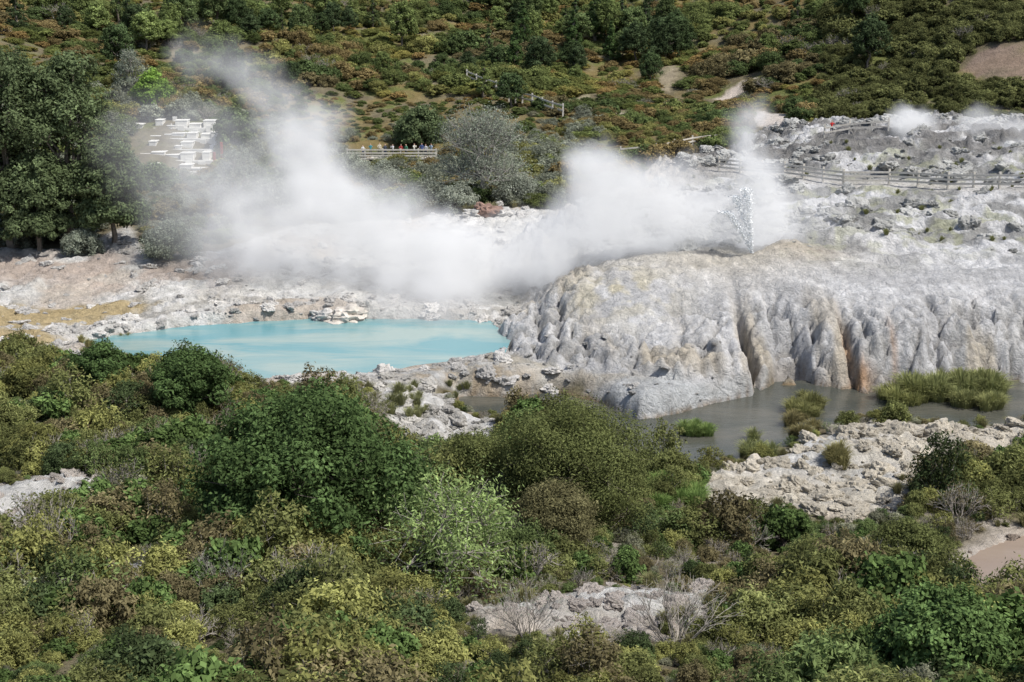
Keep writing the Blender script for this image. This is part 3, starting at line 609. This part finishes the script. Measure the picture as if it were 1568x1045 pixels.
fence('timber_fence',[(p[0],p[1]-.3) for p in TRK],ph=1.45,rails=(.35,.75,1.15),th=.19)
fence('timber_fence.001',[ground(*p) for p in[(950,248),(1005,240),(1060,228),(1105,222)]],ph=1.5,rails=(.4,.8,1.2))
fence('timber_fence.002',[ground(*p) for p in[(715,128),(760,145),(800,163),(862,182)]],ph=2.0,rails=(1.0,1.7),th=.22)
fence('timber_fence.003',[ground(*p) for p in[(805,276),(845,272),(885,268)]],ph=1.5,rails=(.4,.8,1.2))
fence('timber_fence.004',[ground(*p) for p in[(1262,212),(1300,206),(1360,202)]],ph=1.4)
a=W(532,252,5.2);b=W(670,248,5.2);dz=6.0
ya=a[1]
V,Fc=boxes([((a[0],ya+1.6,dz-.08),(b[0],ya+1.6,dz-.08),3.4,.16)]+[((x,yy,dz-2.2),(x,yy,dz-.16),.18,.18) for x in np.linspace(a[0]+.3,b[0]-.3,6) for yy in(ya+.1,ya+3)])
mk('viewing_platform',V,[(Fc,0)],[M_fence])
fence('timber_fence.005',[(a[0],ya),(b[0],ya)],rails=(.3,.65,1.05),flatz=dz)
M_skin=simple('skin',(.5,.32,.23),.6,.05)
def person(name,pos,yaw,shirt,pants,hair,h=1.7,arm=0,lean=0):
    J=[('pel',(0,0,.93),.125),('w',(0,0,1.08),.12),('ch',(0,.01,1.30),.145),('nk',(0,0,1.46),.055),('hd',(0,-.01,1.56),.085),('ht',(0,0,1.66),.085),
       ('ls',(.17,0,1.38),.06),('le',(.23,.02,1.12),.045),('lh',(.24,-.08,.90),.035),('lf',(.245,-.12,.82),.03),
       ('rs',(-.17,0,1.38),.06),('re',(-.23,.02,1.12),.045),('rh',(-.24,-.08,.90),.035),('rf',(-.245,-.12,.82),.03),
       ('lp',(.09,0,.88),.095),('lk',(.10,-.02,.48),.062),('la',(.11,.02,.09),.042),('lt',(.12,-.16,.04),.038),
       ('rp',(-.09,0,.88),.095),('rk',(-.10,-.02,.48),.062),('ra',(-.11,.02,.09),.042),('rt',(-.12,-.16,.04),.038)]
    J={k:[np.array(p,float),r] for k,p,r in J}
    if arm==1:
        J['re'][0]=np.array([-.24,-.16,1.20]);J['rh'][0]=np.array([-.12,-.30,1.42]);J['rf'][0]=np.array([-.07,-.32,1.50])
        J['le'][0]=np.array([.24,-.16,1.20]);J['lh'][0]=np.array([.12,-.30,1.42]);J['lf'][0]=np.array([.07,-.32,1.50])
    if arm==2:
        J['re'][0]=np.array([-.26,-.12,1.16]);J['rh'][0]=np.array([-.2,-.36,1.10]);J['rf'][0]=np.array([-.19,-.44,1.10])
    names=list(J);E=[('pel','w'),('w','ch'),('ch','nk'),('nk','hd'),('hd','ht'),('ch','ls'),('ls','le'),('le','lh'),('lh','lf'),('ch','rs'),('rs','re'),('re','rh'),('rh','rf'),('pel','lp'),('lp','lk'),('lk','la'),('la','lt'),('pel','rp'),('rp','rk'),('rk','ra'),('ra','rt')]
    k=h/1.74
    me=bpy.data.meshes.new(name+'_body');me.from_pydata([tuple(J[n][0]*k) for n in names],[(names.index(p),names.index(q)) for p,q in E],[])
    ob=bpy.data.objects.new(name,me);scene.collection.objects.link(ob);ob.modifiers.new('Skin','SKIN')
    sv=me.skin_vertices[0].data
    for i,n in enumerate(names): sv[i].radius=(J[n][1]*k,J[n][1]*k*(.75 if n in('ch','w','pel') else 1));sv[i].use_root=(i==0)
    s=ob.modifiers.new('Sub','SUBSURF');s.levels=1;s.render_levels=1
    dg=bpy.context.evaluated_depsgraph_get();m2=bpy.data.meshes.new_from_object(ob.evaluated_get(dg));ob.modifiers.clear();ob.data=m2
    m2.materials.clear()
    for m in(M_skin,simple('shirt',shirt,.8,.1),simple('trousers',pants,.8,.1),simple('hair',hair,.6,.1)): m2.materials.append(m)
    for p in m2.polygons:
        c=p.center/k;p.use_smooth=True
        if c.z>1.47: p.material_index=3 if(c.z>1.66 or c.y>.03) else 0
        elif c.z>.92: p.material_index=0 if (abs(c.x)>.2 and (c.y<-.2 or c.z<1.0)) else 1
        else: p.material_index=0 if abs(c.x)>.19 and c.z>.75 else 2
    ob.location=pos;ob.rotation_euler=(0,0,yaw);return ob
r=np.random.default_rng(9)
cols=[(.7,.7,.7),(.05,.3,.36),(.65,.6,.48),(.06,.07,.1),(.7,.7,.72),(.4,.05,.05),(.1,.3,.18),(.72,.7,.62),(.08,.12,.3),(.6,.6,.62),(.3,.4,.5)]
pu=[556,567,580,590,601,613,622,634,645,652,660]
PP=[]
for i,u in enumerate(pu):
    x=Wy(u,240,ya+.6)[0];PP.append(((x,ya+.55+.7*(i%3),dz),r.uniform(-.7,.7),cols[i],[(.03,.04,.08),(.12,.11,.1),(.05,.05,.05)][i%3],[(.03,.02,.015),(.12,.08,.04),(.3,.28,.25)][i%3],r.uniform(1.58,1.82),i%3))
g=ground(1276,209);PP.append(((g[0],g[1]+1,g[2]),.2,(.6,.02,.02),(.04,.04,.06),(.03,.02,.02),1.7,1))
for i,p in enumerate(PP):
    try: person('person'+('.%03d'%i if i else ''),*p)
    except Exception as e: print('person',e)
# ---------------------------------------------------------------- graveyard
M_white=simple('whitewash',(.66,.65,.61),.7,.22,1.2);M_red=simple('red_ochre',(.28,.05,.03),.7)
def graveyard():
    e=bpy.data.objects.new('hillside_graveyard',None);scene.collection.objects.link(e)
    r=np.random.default_rng(12);B=[];cx=Wy(262,240,176)[0];B2=[]
    for row in range(5):
        y=173+row*3.0;z=5.5+row*1.05
        xl=cx-5.0+row*.35+r.uniform(-.9,.9);xr=cx+5.0+row*.3+r.uniform(-.6,.6)
        if row==2: xl-=1.5
        B.append(((xl,y,z-1.2),(xr,y,z-1.2),.3,1.5))
        B.append(((xl,y+1.6,z-1.2),(xr,y+1.6,z-1.2),2.9,1.3))
        x=xl+.6
        while x<xr-.6:
            w=r.uniform(.7,1.7);hh=r.uniform(.25,1.0);dy=r.uniform(-.3,.4)
            if r.random()<.85:
                B2.append(((x,y+.5+dy,z-.55+hh/2),(x,y+2.2+dy,z-.55+hh/2),w,hh));B2.append(((x,y+.45+dy,z-.55+hh+.05),(x,y+2.25+dy,z-.55+hh+.05),w+.14,.1))
            if r.random()<.45: B2.append(((x,y+2.6,z-.5),(x,y+2.6,z+r.uniform(.4,1.0)),w*.55,.14))
            elif r.random()<.15:
                B2.append(((x,y+2.65,z-.5),(x,y+2.65,z+1.2),.12,.12));B2.append(((x-.35,y+2.57,z+.9),(x+.35,y+2.57,z+.9),.1,.12))
            x+=w+r.uniform(.1,.7)
    for nm,b,m in(('retaining_walls',B,M_white),('tombs',B2,M_white),('gate_posts',[((cx+5.6+i*.5,175+i*2.2,4.6+i),(cx+5.6+i*.5,175+i*2.2,7.2+i),.3,.3) for i in range(4)],M_red)):
        V,Fc=boxes(b);o=mk(nm,V,[(Fc,0)],[m]);o.parent=e;bv=o.modifiers.new('b','BEVEL');bv.width=.03
    V,Fc=boxes([((cx-8.0,186,8.5),(cx-5.8,186,8.5),1.6,2.2),((cx-8.1,186,9.66),(cx-5.7,186,9.66),1.8,.12)]);o=mk('crypt',V,[(Fc,0)],[M_white]);o.parent=e
graveyard()
g=ground(213,345);V,Fc=boxes([((g[0],g[1],g[2]-.3),(g[0],g[1],g[2]+.9),.1,.1),((g[0]-.35,g[1]-.08,g[2]+.75),(g[0]+.35,g[1]-.08,g[2]+.75),.05,.75)]);mk('warning_sign',V,[(Fc,0)],[M_white])
M_rr=simple('red_rock',(.22,.14,.11),.9,.4);M_gr=simple('grey_rock',(.42,.41,.39),.9,.35)
for nm,u,v,s,m in[('boulder',745,328,1.7,M_rr),('boulder.001',722,330,1.0,M_gr),('boulder.002',770,328,1.0,M_gr),('boulder.003',525,492,1.9,simple('pale_rock',(.50,.46,.41),.9,.35)),('boulder.004',495,488,1.2,M_gr)]:
    o=rock_mesh(nm,len(nm)+u,m,scene.collection);g=ground(u,v);o.location=(g[0],g[1],max(g[2],1.4)+s*.1);o.scale=(s,s*.8,s*.8)
# ---------------------------------------------------------------- geyser jet
def jet():
    r=np.random.default_rng(5);N=5000;t=r.random(N)**.8;k=r.integers(0,3,N);lean=np.array([-1.6,-2.4,-.8])[k];hgt=np.array([4.6,3.4,5.2])[k]
    c=np.stack([GEY[0]+lean*t*1.0+r.normal(0,.05+.20*t),GEY[1]-.6+r.normal(0,.05+.2*t),GEY[2]+.0+hgt*(1-(1-t)**1.6)+r.normal(0,.05,N)],1)
    V,Fc=leaves(c,r.normal(0,1,(N,3)),r.uniform(.03,.065,N),r,.8);mk('geyser_jet',V,[(Fc,0)],[simple('spray',(.85,.87,.88),.4,.05)])
jet()
# ---------------------------------------------------------------- steam
BL=[(1150,372,111,24,1.4),(1165,350,111,34,1.5),(1170,318,111,36,1.6),(1162,280,112,34,1.6),(1148,240,113,32,1.5),(1140,205,113,28,1.3),(1152,178,114,20,1.),(1195,350,112,42,1.),(1115,340,112,46,1.0),(1105,295,112,34,.7),(1060,315,112,52,1.1),(1045,360,112,52,1.1),(1005,290,113,50,1.0),(1050,258,114,28,.5),
(960,330,113,62,1.1),(925,272,114,54,1.1),(900,238,115,28,.7),(900,345,114,66,1.1),(985,378,113,45,.9),(830,385,114,60,1.),(850,425,113,44,.8),(760,405,114,66,.9),(700,395,115,66,.95),(690,450,112,56,1.),(640,405,115,76,.95),(620,350,116,56,.7),(570,325,117,58,.8),(560,405,116,66,.8),
(500,340,118,78,.75),(500,285,119,58,.75),(470,235,120,58,.7),(430,300,119,68,.55),(445,190,121,58,.62),(510,185,121,36,.4),(375,330,118,72,.36),(370,385,116,72,.36),(430,395,116,72,.48),(395,130,123,40,.55),(350,98,124,36,.45),(300,85,125,36,.28),(250,230,122,95,.13),(330,240,121,80,.22),(310,330,119,85,.22),(660,490,108,54,.6),(600,478,110,58,.45),(500,455,112,62,.24),(960,500,103,55,.15),(1240,320,113,54,.35),(725,480,109,44,.5)]
def steam(name,blobs,mn,mx,vox,sig,J,ns=.30,warp=2.8,ero=.6):
    ob=mk(name,[(0,0,0)],[]);ng=bpy.data.node_groups.new(name,'GeometryNodeTree');ng.interface.new_socket('Geometry',in_out='INPUT',socket_type='NodeSocketGeometry');ng.interface.new_socket('Geometry',in_out='OUTPUT',socket_type='NodeSocketGeometry')
    N=ng.nodes;L=ng.links;go=N.new('NodeGroupOutput');N.new('NodeGroupInput');pos=N.new('GeometryNodeInputPosition').outputs[0]
    def VM(op,a,b=None,s=None):
        n=N.new('ShaderNodeVectorMath');n.operation=op
        for i,q in enumerate([a,b]):
            if q is None: continue
            if isinstance(q,tuple): n.inputs[i].default_value=q
            else: L.new(q,n.inputs[i])
        if s is not None:n.inputs['Scale'].default_value=s
        return n
    nz=N.new('ShaderNodeTexNoise');nz.inputs['Scale'].default_value=ns;nz.inputs['Detail'].default_value=4;nz.inputs['Roughness'].default_value=.6;L.new(pos,nz.inputs['Vector'])
    wv=VM('SCALE',VM('SUBTRACT',nz.outputs['Color'],(.5,.5,.5)).outputs[0],None,warp*2);wp=VM('ADD',pos,wv.outputs[0]).outputs[0]
    acc=0.
    def M(op,a,b=None,c=None,cl=False): return mathn(ng,op,a,b,c,cl)
    for(u,v,y,rp,st)in blobs:
        c=Wy(u,v,y);R=rp*y/F*1.2
        d=VM('DISTANCE',wp,tuple(c)).outputs['Value'];q=M('MULTIPLY',d,1/R);q=M('MULTIPLY',q,q);q=M('SUBTRACT',1.,q,None,True);acc=M('MULTIPLY_ADD',q,st,acc)
    n2=N.new('ShaderNodeTexNoise');n2.inputs['Scale'].default_value=.5;n2.inputs['Detail'].default_value=5;n2.inputs['Roughness'].default_value=.62;L.new(wp,n2.inputs['Vector'])
    soft=M('MINIMUM',acc,1.8);er=M('MULTIPLY',rangen(ng,n2.outputs[0],.33,.66,1,0),ero)
    dn=M('MAXIMUM',M('SUBTRACT',soft,M('MULTIPLY',er,M('MINIMUM',M('MULTIPLY',soft,1.5),1.))),0.)
    vc=N.new('GeometryNodeVolumeCube');L.new(dn,vc.inputs['Density']);vc.inputs['Min'].default_value=mn;vc.inputs['Max'].default_value=mx
    for i,a in enumerate('XYZ'): vc.inputs['Resolution '+a].default_value=int((mx[i]-mn[i])/vox)
    m,t,o=nt('steam');at_=t.nodes.new('ShaderNodeAttribute');at_.attribute_name='density'
    vs=t.nodes.new('ShaderNodeVolumeScatter');vs.inputs['Color'].default_value=(.98,.98,1,1);vs.inputs['Anisotropy'].default_value=0
    em=t.nodes.new('ShaderNodeEmission');em.inputs['Color'].default_value=(.95,.96,1,1);ad=t.nodes.new('ShaderNodeAddShader')  # added glow: emission stands in for light scattered many times inside the steam
    t.links.new(mathn(t,'MULTIPLY',at_.outputs['Fac'],sig),vs.inputs['Density']);t.links.new(mathn(t,'MULTIPLY',at_.outputs['Fac'],sig*J),em.inputs['Strength'])
    t.links.new(vs.outputs[0],ad.inputs[0]);t.links.new(em.outputs[0],ad.inputs[1]);t.links.new(ad.outputs[0],o.inputs['Volume'])
    sm=N.new('GeometryNodeSetMaterial');sm.inputs['Material'].default_value=m;L.new(vc.outputs[0],sm.inputs[0]);L.new(sm.outputs[0],go.inputs[0]);ob.data.materials.append(m)
    try: m.cycles.volume_step_rate=2.0
    except Exception as e: print(e)
    ob.modifiers.new('steam','NODES').node_group=ng
steam('geyser_steam',BL,(-46,100,1.6),(30,132,27),.6,.50,.37)
steam('vent_steam',[(1392,196,154,26,1.6),(1378,184,154,22,1.3),(1412,192,154,24,1.2),(1500,196,153,32,.9),(1550,200,152,26,.8),(1555,240,145,28,1.2)],(34,138,6),(62,162,19),.5,.5,.37,ns=.5,warp=1.2,ero=.4)
# ---------------------------------------------------------------- light, world, camera
S=Vector((.58,-.30,1.0)).normalized()
sl=bpy.data.lights.new('sun','SUN');sl.energy=4.5;sl.angle=math.radians(.5);sl.color=(1,.965,.90);so=bpy.data.objects.new('sun',sl);scene.collection.objects.link(so);so.rotation_euler=S.to_track_quat('Z','Y').to_euler();so.location=(50,-20,90)
w=bpy.data.worlds.new('World');scene.world=w;w.use_nodes=True;t=w.node_tree;t.nodes.clear();o=t.nodes.new('ShaderNodeOutputWorld');bg=t.nodes.new('ShaderNodeBackground');sk=t.nodes.new('ShaderNodeTexSky');sk.sky_type='NISHITA';sk.sun_disc=False
sk.sun_elevation=math.asin(S.z);sk.sun_rotation=math.atan2(S.x,S.y);sk.dust_density=2.5;bg.inputs[1].default_value=.13;t.links.new(sk.outputs[0],bg.inputs[0]);t.links.new(bg.outputs[0],o.inputs[0])
cd=bpy.data.cameras.new('camera');cd.lens=36*F/1568;cd.sensor_width=36;cd.clip_end=3000;cd.clip_start=.5;co=bpy.data.objects.new('camera',cd);scene.collection.objects.link(co);co.location=(0,0,H);co.rotation_euler=(math.pi/2-PITCH,0,0);scene.camera=co
scene.view_settings.view_transform='Standard';scene.view_settings.look='None';scene.view_settings.exposure=0
